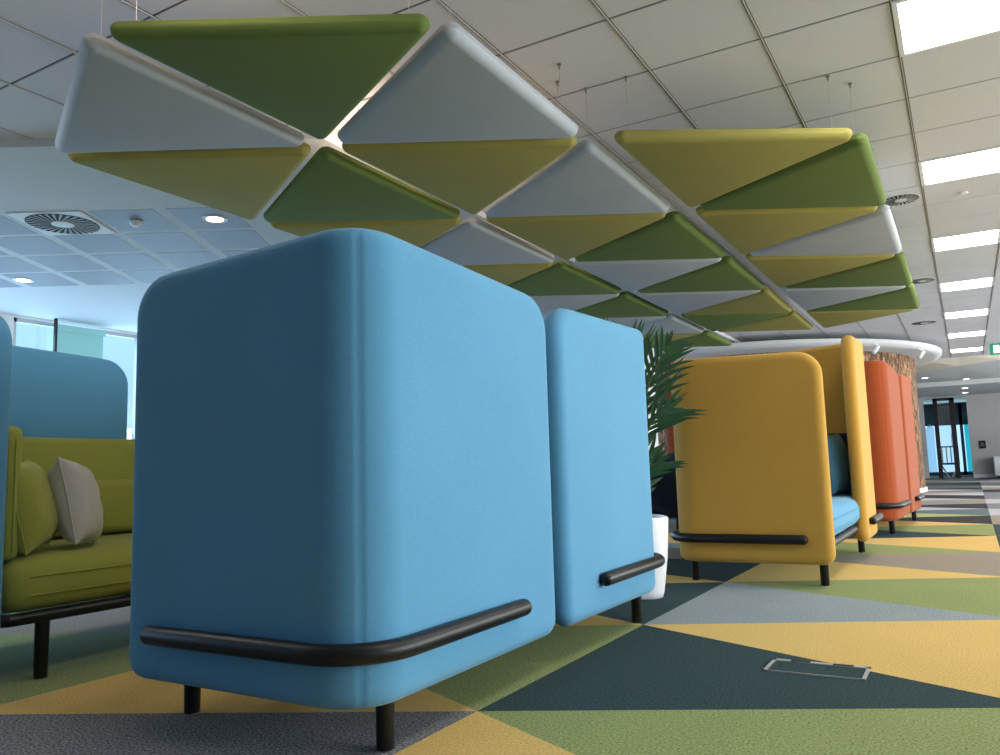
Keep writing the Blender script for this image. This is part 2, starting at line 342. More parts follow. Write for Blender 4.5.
curtain(-2.3, -.95, 32.0, 1.75, sheer('sheer_blue', (228, 248, 240), 0), 'pale blue sheer curtain in the glass room, left of the black door frame')
curtain(-.02, 1.4, 32.0, 1.85, sheer('sheer_turquoise', (70, 225, 205), 0), 'turquoise sheer curtain in the glass room, right of the black door frame')

# light switch panel, white cabinet, plants at the far end
b = NB(); box(b, .33, 27.965, .87, .50, 28, 1.10, 0, .008); sw = tag(link('wall_panel', b, M['dark']), 'small dark control panel on the far grey wall', 'switch')
b = NB(); box(b, .37, 27.955, .93, .46, 27.966, 1.04); link('screen', b, mat('panel_screen', (60, 80, 84), .3), sw)
t = thing('cabinet', 'low white cabinet standing at the foot of the far grey wall', 'cabinet', (1.2, 27.6, 0))
b = NB(); box(b, -.55, -.25, .05, .55, .25, .62, 0, .01); link('body', b, M['white'], t)
b = NB(); box(b, -.5, -.22, 0, .5, .22, .05); link('plinth', b, M['dark'], t)
for sx in (-1, 1):
    b = NB(); box(b, sx*.275-.265, -.268, .07, sx*.275+.265, -.25, .60, 0, .004); d = link('door', b, M['white'], t)
    b = NB(); box(b, sx*.05-.006, -.285, .30, sx*.05+.006, -.268, .42); link('handle', b, M['metal'], d)

def leafy(bm, c, n, R, L, rnd, up=.4):
    for k in range(n):
        a = rnd.uniform(0, 2*math.pi); e = rnd.uniform(-.1, 1.3); d = Vector((math.cos(a)*math.cos(e), math.sin(a)*math.cos(e), math.sin(e)))
        base = Vector(c)+d*R*rnd.uniform(.15, .8); leaf(bm, base, d+Vector((0, 0, up)), L*rnd.uniform(.7, 1.2), L*.22, rnd)
def leaf(bm, p, d, L, W, rnd=random, droop=.35, nseg=5, sv=None):
    d = d.normalized(); s = (sv-d*sv.dot(d)) if sv is not None else d.cross(Vector((0, 0, 1)));  s = s.normalized() if s.length > .01 else Vector((1, 0, 0)); n = s.cross(d)
    L_, C_, R_ = [], [], []
    for k in range(nseg+1):
        t_ = k/nseg; q = p+d*L*t_-Vector((0, 0, 1))*droop*L*t_*t_; wd = W*.5*(math.sin(math.pi*min(1, t_*.85+.15))**.8 if t_ < 1 else 0)
        C_.append(bm.verts.new(q)); L_.append(bm.verts.new(q+s*wd+n*wd*.35)); R_.append(bm.verts.new(q-s*wd+n*wd*.35))
    for k in range(nseg):
        bm.faces.new((L_[k], L_[k+1], C_[k+1], C_[k])); bm.faces.new((C_[k], C_[k+1], R_[k+1], R_[k]))
def bushy(name, loc, h, label, potc):
    t = thing(name, label, 'plant', loc); rnd = random.Random(hash(label) % 1000 if False else len(label))
    b = NB(); lathe(b, [(.16, 0), (.20, .02), (.23, .40), (.215, .42), (.20, .38), (.0, .38)], 24); link('pot', b, potc, t, smooth=True)
    b = NB()
    for k in range(5): a = k*1.25; tube(b, [(0, 0, .36), (.05*math.cos(a), .05*math.sin(a), h*.6), (.13*math.cos(a), .13*math.sin(a), h*.85)], .012, 8)
    link('stem', b, M['stem'], t, smooth=True)
    b = NB()
    for z in (.45, .6, .75, .9): leafy(b, (0, 0, h*z), 26, .22, .30, rnd)
    link('foliage', b, M['leaf'], t)
bushy('potted_plant', (-1.42, 27.2, 0), 1.35, 'dark leafy potted plant at the far end between the woven drum and the glass room', M['dark'])
bushy('potted_plant', (1.35, 26.8, 0), 1.25, 'leafy potted plant at the right edge before the far white cabinet', M['white'])

# striped lounge chair behind the glass door
t = thing('slatted_chair', 'dark chair with white slats standing behind the glass door', 'chair', (-.50, 28.9, 0), math.pi)
b = NB(); box(b, -.28, -.28, .40, .28, .26, .46, 0, .01); link('seat', b, M['dark'], t)
b = NB(); box(b, -.28, .22, .46, -.24, .27, .98); box(b, .24, .22, .46, .28, .27, .98); box(b, -.28, .22, .94, .28, .27, .98); fr = link('back_frame', b, M['dark'], t)
for k in range(4): b = NB(); box(b, -.20+.12*k, .235, .47, -.16+.12*k, .255, .94); link('slat', b, M['slat'], t)
for sx in (-1, 1):
    for sy in (-1, 1): b = NB(); tube(b, [(sx*.24, sy*.22, .40), (sx*.05, sy*.23, 0.02)], .018, 8); link('leg', b, M['slat'] if sy > 0 else M['dark'], t, smooth=True)

# white round column, woven drum, ring soffit
b = NB(); lathe(b, [(.45, 0), (.45, LZ)], 48, (-4.72, 12.3, 0)); struct('column_white', b, M['white'], smooth=False); smooth_angle(bpy.data.objects['column_white'])
b = NB(); lathe(b, [(3.25, .08), (3.25, 2.62)], 128, (-4.0, 17.6, 0)); o = struct('wall_drum', b, M['wicker']); smooth_angle(o)
b = NB(); lathe(b, [(3.28, 0), (3.28, .08), (3.2, .08)], 128, (-4.0, 17.6, 0)); o = struct('baseboard_drum', b, M['white']); smooth_angle(o)
b = NB(); lathe(b, [(3.0, 2.58), (3.70, 2.58), (3.80, 2.60), (3.84, 2.64), (3.84, 2.70), (3.78, 2.71), (3.78, 2.69), (3.0, 2.68)], 128, (-4.1, 17.5, 0)); o = struct('trim_ring_soffit', b, M['plaster']); smooth_angle(o)
for p, nm in (((-1.20, 14.75, 2.58), 'small white spotlight under the round soffit, above the yellow booth'), ((-.58, 16.1, 2.58), 'small white spotlight under the round soffit, near its right tip')):
    t = thing('spotlight', nm, 'spotlight', p)
    b = NB(); lathe(b, [(.05, -.02), (.05, 0)], 20); link('mount', b, M['white'], t)
    b = NB(); tube(b, [(0, 0, -.02), (.02, 0, -.05)], .01, 8); tube(b, [(.05, .02, -.03), (-.03, -.03, -.16)], .035, 16, cap=False); link('head', b, M['white'], t, smooth=True)

# ------------------------------------------------------------------ ceiling light panels
def light_panel(i, j, label, group='square ceiling light panels'):
    x0, y0 = TX+.6*i, TY+.6*j
    t = thing('ceiling_light', label, 'ceiling light', (x0+.3, y0+.3, CZ), 0, group)
    b = NB()
    for (a, c, d, e) in ((-.3, -.3, .3, -.275), (-.3, .275, .3, .3), (-.3, -.275, -.275, .275), (.275, -.275, .3, .275)): box(b, a, c, -.008, d, e, .02)
    link('frame', b, M['frame'] if False else M['white'], t)
    b = NB(); box(b, -.275, -.275, .004, .275, .275, .016); link('diffuser', b, M['light'], t); return t
ordn = ['nearest square light panel, cut by the top edge of the picture', 'second nearest bright light panel in the right ceiling row', 'third bright light panel in the right ceiling row', 'fourth bright light panel in the right ceiling row, beside the second round vent', 'fifth bright light panel in the right ceiling row', 'sixth bright light panel in the right ceiling row', 'farthest bright light panel in the right ceiling row']
for (i, j) in sorted(lightcells):
    if i == 3 and j >= 1: light_panel(i, j, ordn[(j-1)//4])
    else: light_panel(i, j, 'unseen square light panel: rows out of view plus an added fill pair', 'light panels outside the view')

# swirl diffusers
def swirl(loc, r, label, plate=False, rz=0, n=22):
    t = thing('air_vent', label, 'air vent', loc, rz)
    if plate:
        b = NB(); box(b, -.29, -.29, -.010, .29, .29, 0); link('plate', b, M['white'], t); z = -.011
    else:
        b = NB(); lathe(b, [(r*.93, -.001), (r, -.002), (r*1.04, -.001), (r*1.04, 0), (r*.93, 0)], 48); smooth_angle(link('rim', b, M['white'], t)); z = -.002
    b = NB(); lathe(b, [(0, z-.001), (r*.95, z-.001), (r*.95, z), (0, z)], 48); link('opening', b, M['dark'], t)
    b = NB()
    for k in range(n):
        a = 2*math.pi*k/n; a2 = a+.30; w_ = math.pi/n*.9
        vs = [(r*.28*math.cos(a), r*.28*math.sin(a), z-.003), (r*.93*math.cos(a2), r*.93*math.sin(a2), z-.003), (r*.93*math.cos(a2+w_), r*.93*math.sin(a2+w_), z-.004), (r*.28*math.cos(a+w_), r*.28*math.sin(a+w_), z-.004)]
        b.faces.new([b.verts.new(v) for v in vs])
    bmesh.ops.solidify(b, geom=b.faces[:], thickness=.002)
    link('blade', b, M['white'], t)
    b = NB(); lathe(b, [(0, z-.008), (r*.2, z-.007), (r*.3, z-.005), (r*.3, z-.002), (0, z-.002)], 32); smooth_angle(link('hub', b, M['white'], t))
swirl((-.31, 7.34, CZ), .15, 'round swirl air vent right of the hanging panels, nearest of the three')
swirl((-.31, 10.95, CZ), .155, 'round swirl air vent by the corner of the hanging panels, middle of three')
swirl((-.43, 14.45, CZ), .19, 'pale round swirl air vent just before the ring soffit, farthest of three')
vx, vy = loc2(-3.545, 6.325)
swirl((vx, vy, LZ), .285, 'large swirl air vent on a square plate in the perforated ceiling at left', True, .5258, 30)
def downlight(lat, dep, label, z=LZ, xy=None, r=.085):
    x, y = xy if xy else loc2(lat, dep)
    t = thing('downlight', label, 'downlight', (x, y, z-.006))
    b = NB(); lathe(b, [(r*.78, .0), (r*1.15, -.004), (r*1.2, 0), (r*1.2, .006), (r*.78, .006)], 32); smooth_angle(link('rim', b, M['white'], t))
    b = NB(); lathe(b, [(0, -.002), (r*.78, -.002), (r*.78, .004), (0, .004)], 32); link('lens', b, M['dl'], t)
downlight(-2.30, 6.33, 'bright round downlight in the perforated ceiling above the big blue booth')
downlight(-4.95, 8.13, 'small round downlight near the left edge, above the green sofa booth')
downlight(0, 0, 'small downlight in the far lowered ceiling beside the woven drum', 2.60, (-.75, 22.2))
downlight(0, 0, 'small downlight high in the far ceiling, above the grey wall', 2.61, (.13, 23.5))
downlight(0, 0, 'small downlight in the end ceiling over the glass door, nearer of two', 2.50, (.09, 25.1))
downlight(0, 0, 'small downlight in the end ceiling over the glass door, farther of two', 2.50, (.09, 26.9))
x, y = loc2(-2.95, 6.33)
t = thing('smoke_detector', 'small white smoke detector between the large vent and the bright downlight', 'detector', (x, y, LZ-.006))
b = NB(); lathe(b, [(0, -.04), (.03, -.04), (.045, -.02), (.05, 0), (0, 0)], 24); smooth_angle(link('base', b, M['white'], t))
t = thing('sprinkler', 'tiny sprinkler head in the ceiling between the nearest two right light panels', 'sprinkler', (.15, 7.45, CZ))
b = NB(); lathe(b, [(0, -.012), (.03, -.01), (.035, 0), (0, 0)], 20); smooth_angle(link('base', b, M['white'], t))

# exit sign
t = thing('exit_sign', 'green exit sign with a white door and arrow, hanging by the right edge', 'exit sign', (.80, 17.9, 2.58), -.02)
b = NB(); box(b, -.26, -.02, -.01, .26, .02, .20, 0, .005); link('box', b, M['exitg'], t)
b = NB(); box(b, -.20, -.026, .02, -.10, -.0205, .17); link('door_symbol', b, M['exitw'], t)
b = NB(); box(b, -.05, -.026, .085, .13, -.0205, .11)
prism(b, [(.10, 0), (.19, 0), (.10, .0001)], 0, .0001)
vs = [b.verts.new(p) for p in ((.12, -.026, .045), (.20, -.026, .0975), (.12, -.026, .15))]; b.faces.new(vs); link('arrow', b, M['exitw'], t)
for sx in (-.2, .2): b = NB(); tube(b, [(sx, 0, .2), (sx, 0, CZ-2.58)], .004, 6); link('hanger', b, M['cable'], t)

# ------------------------------------------------------------------ suspended acoustic triangles
EV = [2.48, 3.86, 5.39, 6.88, 8.42, 9.93, 11.40]; OD = [1.75, 3.13, 4.66, 6.14, 7.68, 9.18, 10.68, 12.15]
ne = lambda k: EV[k]           # nodes on even lines (L0, L2)
no_ = lambda k: OD[k+1]        # nodes on odd lines (L1, L3)
colX = {1: (-4.19, -2.90), 2: (-2.87, -1.625), 3: (-1.56, -.315)}
PZ = 2.405; PT = .07
def rtri(P, inset, rad, seg=6):
    """rounded triangle outline: inset P, then round"""
    n = 3; out = []
    c = sum((Vector(p) for p in P), Vector((0, 0)))/3
    P = [Vector(p) for p in P]
    if (P[1]-P[0]).cross(P[2]-P[0]) < 0: P = [P[0], P[2], P[1]]
    tot = inset+rad; Q = []
    for i in range(3):
        a, v, d = P[i-1], P[i], P[(i+1) % 3]
        e1 = (v-a).normalized(); e2 = (d-v).normalized(); n1 = Vector((-e1.y, e1.x)); n2 = Vector((-e2.y, e2.x))
        bis_ = (n1+n2).normalized(); Q.append(v+bis_*tot/bis_.dot(n1))
        a1 = math.atan2(-n1.y, -n1.x); a2 = math.atan2(-n2.y, -n2.x)
        while a2 < a1: a2 += 2*math.pi
        for k in range(seg+1):
            t_ = a1+(a2-a1)*k/seg; out.append(Q[-1]+Vector((math.cos(t_), math.sin(t_)))*rad)
    return out
CN = {'w': ('fwhite', 'white'), 'y': ('fyellow', 'yellow'), 'g': ('fgreen', 'green')}
def tri_panel(colm, kind, k, c, label):
    xl, xr = colX[colm]; odd_left = (colm == 2)
    nl = (no_ if odd_left else ne); nr = (ne if odd_left else no_)
    # A: right k, right k+1, left between;   B: left k, left k+1, right between
    if kind == 'A': P = [(xr, nr(k)), (xr, nr(k+1)), (xl, nl(k) if odd_left else nl(k+1))]
    else: P = [(xl, nl(k)), (xl, nl(k+1)), (xr, nr(k+1) if odd_left else nr(k))]
    P = [(p[0], 2.38) if p == (colX[1][0], EV[0]) else p for p in P]
    cx = sum(p[0] for p in P)/3; cy = sum(p[1] for p in P)/3
    L = [(p[0]-cx, p[1]-cy) for p in P]
    t = thing('acoustic_panel', label, 'ceiling panel', (cx, cy, PZ), 0, 'triangular acoustic panels hung under the ceiling')
    g = .022; R = .05
    rings = [(.040, PT), (.012, PT-.004), (.002, PT-.014), (0, PT-.028), (.0, .042), (.004, .028), (.014, .014), (.028, .004), (.046, .0)]
    b = NB(); rv = []
    for ins, z in rings: rv.append([b.verts.new((q.x, q.y, z)) for q in rtri(L, g+ins, R-ins)])
    n = len(rv[0])
    for a, d in zip(rv, rv[1:]):
        for i in range(n): b.faces.new((a[i], d[i], d[(i+1) % n], a[(i+1) % n]))
    b.faces.new(rv[0]); b.faces.new(rv[-1][::-1])
    link('felt_body', b, M[CN[c][0]], t); smooth_angle(t.children[0], 60)
    for p in L:
        v = Vector(p); q = v*(1-.19/v.length)
        top_ = (LZ if cx+q.x < XB+.03 else CZ)-PZ-.0045
        b = NB(); tube(b, [(q.x, q.y, PT), (q.x, q.y, top_)], .0016, 6, cap=False); cb = link('cable', b, M['cable'], t)
        b = NB(); lathe(b, [(.005, top_-.028), (.006, top_-.008), (.012, top_-.006), (.012, top_)], 12, (q.x, q.y, 0)); link('anchor', b, M['metal'], cb)
c1 = [('A', -1, 'w', 'large white triangle panel at the far left of the hanging group'), ('B', 0, 'y', 'yellow triangle panel in the left row, just under the white one at far left'),
      ('A', 0, 'g', 'green triangle panel right above the top of the big blue booth'), ('B', 1, 'y', 'yellow triangle half hidden behind the top edge of the blue booth'),
      ('A', 1, 'w', 'white triangle in the left row, its point near the glowing gap above the blue booth'), ('B', 2, 'y', 'yellow triangle in the left row, showing only a thin strip above the blue booth'),
      ('A', 2, 'g', 'green triangle in the left row over the right shoulder of the blue booth'), ('B', 3, 'w', 'pale triangle in the left row just above the gap between the two blue panels'),
      ('A', 3, 'g', 'small green triangle just above the second blue panel and palm tip'), ('B', 4, 'w', 'white triangle in the left row behind the palm tips'),
      ('A', 4, 'w', 'white triangle above the palm with a bright long edge'), ('B', 5, 'y', 'small yellow triangle in the left row behind the palm'), ('A', 5, 'g', 'farthest green triangle of the left row, its tip over the yellow booth')]
c2 = [('B', -1, 'g', 'largest green triangle panel at the top, nearest of all the hanging panels'), ('A', 0, 'w', 'large white triangle panel in the top middle with bright upper edges'),
      ('B', 0, 'y', 'yellow triangle of the middle row directly below the large white one'), ('A', 1, 'w', 'white triangle in the middle row, centre of the whole group'),
      ('B', 1, 'y', 'yellow triangle of the middle row below the central white one'), ('A', 2, 'g', 'green triangle in the middle row, third panel along the wide gap from the viewer'),
      ('B', 2, 'w', 'long pale triangle of the middle row under the third green edge'), ('A', 3, 'g', 'dark green triangle of the middle row, fourth along the wide gap'),
      ('B', 3, 'w', 'pale triangle of the middle row, second last pale one, above the palm'), ('A', 4, 'y', 'yellowish triangle of the middle row, fifth along the wide gap'),
      ('B', 4, 'g', 'thin green triangle of the middle row near its far end'), ('A', 5, 'y', 'farthest yellow triangle of the middle row, over the yellow booth')]
c3 = [('B', 1, 'y', 'large yellow triangle panel at the near end of the right row'), ('A', 1, 'g', 'large green triangle panel at the right corner of the group'),
      ('B', 2, 'y', 'yellow triangle of the right row between the large green and the white one'), ('A', 2, 'w', 'only white triangle with its side on the right outer edge'),
      ('B', 3, 'y', 'yellow triangle of the right row just behind the white one'), ('A', 3, 'g', 'second green triangle on the right outer edge, beside the middle round vent'),
      ('B', 4, 'w', 'pale narrow triangle of the right row between two green ones'), ('A', 4, 'g', 'third and farthest green triangle on the right outer edge'),
      ('B', 5, 'y', 'farthest yellow triangle of the right row')]
for cm_, lst in ((1, c1), (2, c2), (3, c3)):
    for kd, k, c, lab in lst:
        # index conventions: A uses nodes of the right line, B of the left line
        tri_panel(cm_, kd, k, c, lab)

# ------------------------------------------------------------------ booths
S = 1.1607
D, W, T = .72*S, 1.72*S, .085
ZB = .117; HL, HT = 1.246, 1.505
def lpath(L1, L2, rc, offs=0, n=10):
    """plan curve in a local frame: starts at (L1,0) running to the corner near (0,0), turns towards +y, ends (0,L2). returns list of (s, pos, normal-outward)"""
    out = []; s = 0
    a = L1-rc
    return a, rc*math.pi/2, L2-rc
def lpoint(s, L1, L2, rc):
    a = L1-rc; arc = rc*math.pi/2
    if s < a: return Vector((L1-s, 0)), Vector((0, -1))
    if s < a+arc:
        th = (s-a)/rc; return Vector((rc-rc*math.sin(th), rc-rc*math.cos(th))), Vector((-math.sin(th), -math.cos(th)))
    return Vector((0, rc+(s-a-arc))), Vector((-1, 0))
def lpanel(L1, L2, z0, z1, T=T, rc=.105, Rtop=.125, Rbot=.06, drop=.034, rise=.004):
    """upholstered L panel; centre line corner at (0,0), wing along +x (length L1), back along +y (length L2); outside faces -y / -x"""
    LT = (L1-rc)+(L2-rc)+rc*math.pi/2; E = .042
    sv = [0, .004, .010, .018, .028, .042, .058, .078, .10, .14]
    a = L1-rc; arc = rc*math.pi/2; seam = a+arc/2
    mid = [a*.4, a*.75, a-.02]+[a+arc*k/12 for k in range(13) if k != 6]+[seam-.006, seam, seam+.006]+[a+arc+(L2-rc)*f for f in (.05, .35, .65)]
    S_ = sorted(set([round(v, 5) for v in sv+[LT-v for v in sv]+[m for m in mid if .15 < m < LT-.15]]))
    H = z1-z0; tv = [0, .004, .010, .018, .028, .042, .06, .085, .12]; V_ = tv+[.12+(H-.24)*f for f in (.2, .4, .6, .8)]+[H-v for v in tv[::-1]]
    b = NB(); F, B_ = [], []
    def edge(s):  # extents of z at s with rounded corners
        e = min(s, LT-s); lo_, hi = 0, H
        if e < Rtop: hi = H-(Rtop-math.sqrt(max(0, Rtop**2-(Rtop-e)**2)))
        if e < Rbot: lo_ = Rbot-math.sqrt(max(0, Rbot**2-(Rbot-e)**2))
        return lo_, hi
    for s in S_:
        lo_, hi = edge(s); f, g = [], []
        p, nrm = lpoint(s, L1, L2, rc)
        for v in V_:
            # keep near-edge spacing absolute
            z = lo_+v if v < .13 else (hi-(H-v) if v > H-.13 else lo_+.12+(hi-lo_-.24)*((v-.12)/(H-.24)))
            e = min(s, LT-s); dd = min(e, z, H-z)
            for (R_, top) in ((Rtop, 1), (Rbot, 0)):
                zz = (H-z) if top else z
                if e < R_ and zz < R_: dd = min(dd, R_-math.hypot(R_-e, R_-zz))
            dd = max(0, dd); hh = T/2*(math.sqrt(max(0, 1-(1-min(1, dd/E))**2)))
            u_ = abs(s-seam)/max(a, LT-a); tz = z0+z-drop*u_*(z/H)+rise*u_*(1-z/H)
            ho = hh-(.0030 if abs(s-seam) < .001 else 0)
            q = p+nrm*ho; f.append(b.verts.new((q.x, q.y, tz))); q = p-nrm*hh; g.append(b.verts.new((q.x, q.y, tz)))
        F.append(f); B_.append(g)
    for i in range(len(S_)-1):
        for j in range(len(V_)-1):
            b.faces.new((F[i][j], F[i+1][j], F[i+1][j+1], F[i][j+1])); b.faces.new((B_[i][j], B_[i][j+1], B_[i+1][j+1], B_[i+1][j]))
    bmesh.ops.remove_doubles(b, verts=b.verts, dist=1e-5)
    bmesh.ops.recalc_face_normals(b, faces=b.faces[:]); return b
def lrail(L1, L2, s0, s1, z, r=.0245, T=T, rc=.105):
    LT = (L1-rc)+(L2-rc)+rc*math.pi/2; off = T/2+r*.85; a = L1-rc; arc = rc*math.pi/2
    ss = [s0, (s0+a)/2]+[a+arc*k/14 for k in range(15)]+[(a+arc+LT-s1)/2, LT-s1]
    pts = []
    for s in ss:
        p, n_ = lpoint(s, L1, L2, rc); q = p+n_*off; pts.append((q.x, q.y, z))
    b = NB(); tube(b, pts, r, 18); return b
def place(b, fx, fy, ox, oy):
    for v in b.verts: v.co = Vector((v.co.x*fx+ox, v.co.y*fy+oy, v.co.z))
    if fx*fy < 0: bmesh.ops.reverse_faces(b, faces=b.faces[:])
    return b
def rbox(bm, x0, y0, z0, x1, y1, z1, r, seg=5):
    rr = bmesh.ops.create_cube(bm, size=1, matrix=Matrix.Translation(((x0+x1)/2, (y0+y1)/2, (z0+z1)/2)) @ Matrix.Diagonal((x1-x0, y1-y0, z1-z0, 1)))
    es = list({e for v in rr['verts'] for e in v.link_edges}); bmesh.ops.bevel(bm, geom=es, offset=r, segments=seg, profile=.5, affect='EDGES'); return bm
def booth(name, label, loc, rz, shell, inner, near_tall=False, far_tall=False, front_far=False, group='high backed lounge booths', ly=.835, goff=0, gap=.031, lining=None):
    """front opens towards local +x"""
    t = thing(name, label, 'booth', loc, rz, group)
    sh, inn = M[shell], M[inner]
    hx, hy = D/2-T/2, W/2-T/2; L1, L2 = D-T*.5-.0, hy-gap
    for sy in (-1, 1):
        L2 = hy-gap-goff*sy
        tall = near_tall if sy < 0 else far_tall; top = HT if tall else HL
        if sy > 0 and front_far:
            ret = .68
            b = place(lpanel(L1+.03, ret, ZB, top), -1, -1, hx+.03, hy); p = link('panel', b, sh, t); smooth_angle(p, 70)
            b = place(lrail(L1+.03, ret, .10, .12, .25), -1, -1, hx+.03, hy); r = link('rail', b, M['black'], p, smooth=True)
        else:
            b = place(lpanel(L1, L2, ZB, top), 1, -sy, -hx, sy*hy); p = link('panel', b, sh, t); smooth_angle(p, 70)
            b = place(lrail(L1, L2, .138, .275, .25), 1, -sy, -hx, sy*hy); r = link('rail', b, M['black'], p, smooth=True)
    # base frame and legs
    fx0, fx1, fy = -.335, .375, .905; z = .211; rc = .04
    pts = []
    for (cx, cy, a0) in ((fx1-rc, fy-rc, 0), (fx0+rc, fy-rc, 90), (fx0+rc, -fy+rc, 180), (fx1-rc, -fy+rc, 270)):
        for k in range(5): a = math.radians(a0+22.5*k); pts.append((cx+rc*math.cos(a), cy+rc*math.sin(a), z))
    pts.append(pts[0]); b = NB(); tube(b, pts, .021, 14, cap=False)
    for yy in (-.3, .3): box(b, fx0, yy-.02, z-.012, fx1, yy+.02, z+.012)
    link('base_frame', b, M['black'], t, smooth=False); smooth_angle(t.children[-1])
    for sx in (-.345, .338):
        for sy in (-1, 1):
            b = NB(); lathe(b, [(.019, 0), (.0215, .004), (.0235, .20), (.0235, .214), (0, .214)], 20, (sx, sy*ly, 0)); g = link('leg', b, M['black'], t); smooth_angle(g)
            b = NB(); lathe(b, [(.0, 0.0), (.0205, 0.0), (.0205, .004), (0, .004)], 16, (sx, sy*ly, -.0005)); link('glide', b, M['metal'], g)
    # seat cushion
    yi = W/2-T-.008
    b = NB(); rbox(b, -D/2+T+.004, -yi, .226, D/2-.012, yi, .408, .078, 6)
    for v in b.verts: # crown
        u = (v.co.x)/(D/2); q = v.co.y/yi
        if v.co.z > .36: v.co.z += .018*(1-u*u)*(1-q**4)
    se = link('seat', b, inn, t); smooth_angle(se, 60)
    b = NB()
    for zz, xx in ((.345, .0), (.285, .0)):
        tube(b, [(D/2-.012+.001-xx*4, -yi+.07, zz), (D/2-.012+.001-xx*4, yi-.07, zz)], .0028, 6)
    link('piping', b, inn, se, smooth=True)
    if lining: inn = M[lining]
    # low inner lining: back and both wings, rounded top, and a lumbar cushion
    xb = -D/2+T+.002; b = NB(); rbox(b, xb, -yi, .40, xb+.075, yi, .84, .028, 4); bk_ = link('backrest', b, inn, t); smooth_angle(bk_, 60)
    for sy in (-1, 1):
        b = NB(); rbox(b, xb+.04, min(sy*yi, sy*(yi-.06)), .40, D/2-.055, max(sy*yi, sy*(yi-.06)), .84, .026, 4); a_ = link('armrest_lining', b, inn, t); smooth_angle(a_, 60)
        b = NB(); ye = sy*(yi-.03); tube(b, [(D/2-.053, ye, .43), (D/2-.053, ye, .79), (D/2-.075, ye, .838), (xb+.1, ye, .843)], .0035, 6); link('piping', b, inn, a_, smooth=True)
    b = NB(); rbox(b, xb+.07, -yi+.062, .425, xb+.15, yi-.062, .655, .034, 4); lu = link('lumbar_cushion', b, inn, t); smooth_angle(lu, 60)
    return t
blue = booth('lounge_booth', 'large blue booth in the foreground seen from behind, black rails round its corners', (-1.590, 2.391, 0), math.pi, 'blue', 'green')
booth('lounge_booth', 'blue booth with a green seat at the left edge, open towards the viewer', (-3.080, 2.352, 0), 0, 'blue', 'green', ly=.752, goff=.06)
booth('lounge_booth', 'yellow booth with a light blue seat, behind the palm', (-1.033, 5.351, 0), 0, 'yellow', 'blue', False, True, True, lining='navy')
booth('lounge_booth', 'orange booth in the background right of the yellow one, its back to the aisle', (-.915, 8.56, 0), math.pi-.05, 'orange', 'navy', True, True, gap=.07)
booth('lounge_booth', 'rust orange booth glimpsed as a sliver between the palm and the yellow booth', (-2.22, 8.75, 0), 0, 'orange', 'navy', True, True)

# ------------------------------------------------------------------ cushions
def pillow(name, label, w_, h_, t_, m, loc, rot, seed=0):
    rnd = random.Random(seed); b = NB(); n = 22; F, G = [], []
    for i in range(n+1):
        f, g = [], []
        for j in range(n+1):
            u = -1+2*i/n; v = -1+2*j/n; u = math.sin(u*math.pi/2); v = math.sin(v*math.pi/2)
            pin = 1-.075*(1-abs(u)**2)*1 if abs(v) > .0 else 1
            x = u*w_/2*(1-.07*(1-v*v)*0-.08*(1-abs(v)**3)*abs(u)**3); z = v*h_/2*(1-.08*(1-abs(u)**3)*abs(v)**3)
            x = u*w_/2*(1-.07*(1-v*v)); z = v*h_/2*(1-.07*(1-u*u))
            th = t_/2*(max(0, (1-u**4)*(1-v**4)))**.55
            wr = .004*math.sin(9*u+3*v+seed)*math.sin(7*v-2*u+seed*2)*(1 if th > .01 else 0)
            f.append(b.verts.new((x, -th+wr, z+h_/2))); g.append(b.verts.new((x, th+wr, z+h_/2)))
        F.append(f); G.append(g)
    for i in range(n):
        for j in range(n):
            b.faces.new((F[i][j], F[i+1][j], F[i+1][j+1], F[i][j+1])); b.faces.new((G[i][j], G[i][j+1], G[i+1][j+1], G[i+1][j]))
    bmesh.ops.remove_doubles(b, verts=b.verts, dist=2e-4); bmesh.ops.recalc_face_normals(b, faces=b.faces[:])
    o = link(name, b, m, None, smooth=True, loc=loc, rot=rot); tag(o, label, 'cushion')
    b = NB(); e = []
    for k in range(80):
        q = k/80*4; s_, f_ = int(q), q-int(q); a = -1+2*f_; a = math.sin(a*math.pi/2)
        u, v = ((a, -1), (1, a), (-a, 1), (-1, -a))[s_]
        e.append((u*w_/2*(1-.07*(1-v*v)), 0, v*h_/2*(1-.07*(1-u*u))+h_/2))
    e.append(e[0]); tube(b, e, .0035, 6, cap=False); link('piping', b, m, o, smooth=True)
    return o
rd = math.radians
pillow('cushion', 'green square cushion leaning on the left wing of the green sofa', .31, .31, .15, M['green'], (-2.81, 1.615, .424), (rd(-14), rd(-3), rd(138)), 1)
pillow('cushion', 'light grey square cushion on the green sofa', .29, .315, .14, M['ltgrey'], (-2.83, 1.80, .420), (rd(-13), rd(5), rd(136)), 2)
pillow('cushion', 'blue cushion standing at the far end of the yellow booth', .40, .42, .13, M['blue'], (-.76, 5.95, .420), (rd(-9), 0, rd(80)), 3)

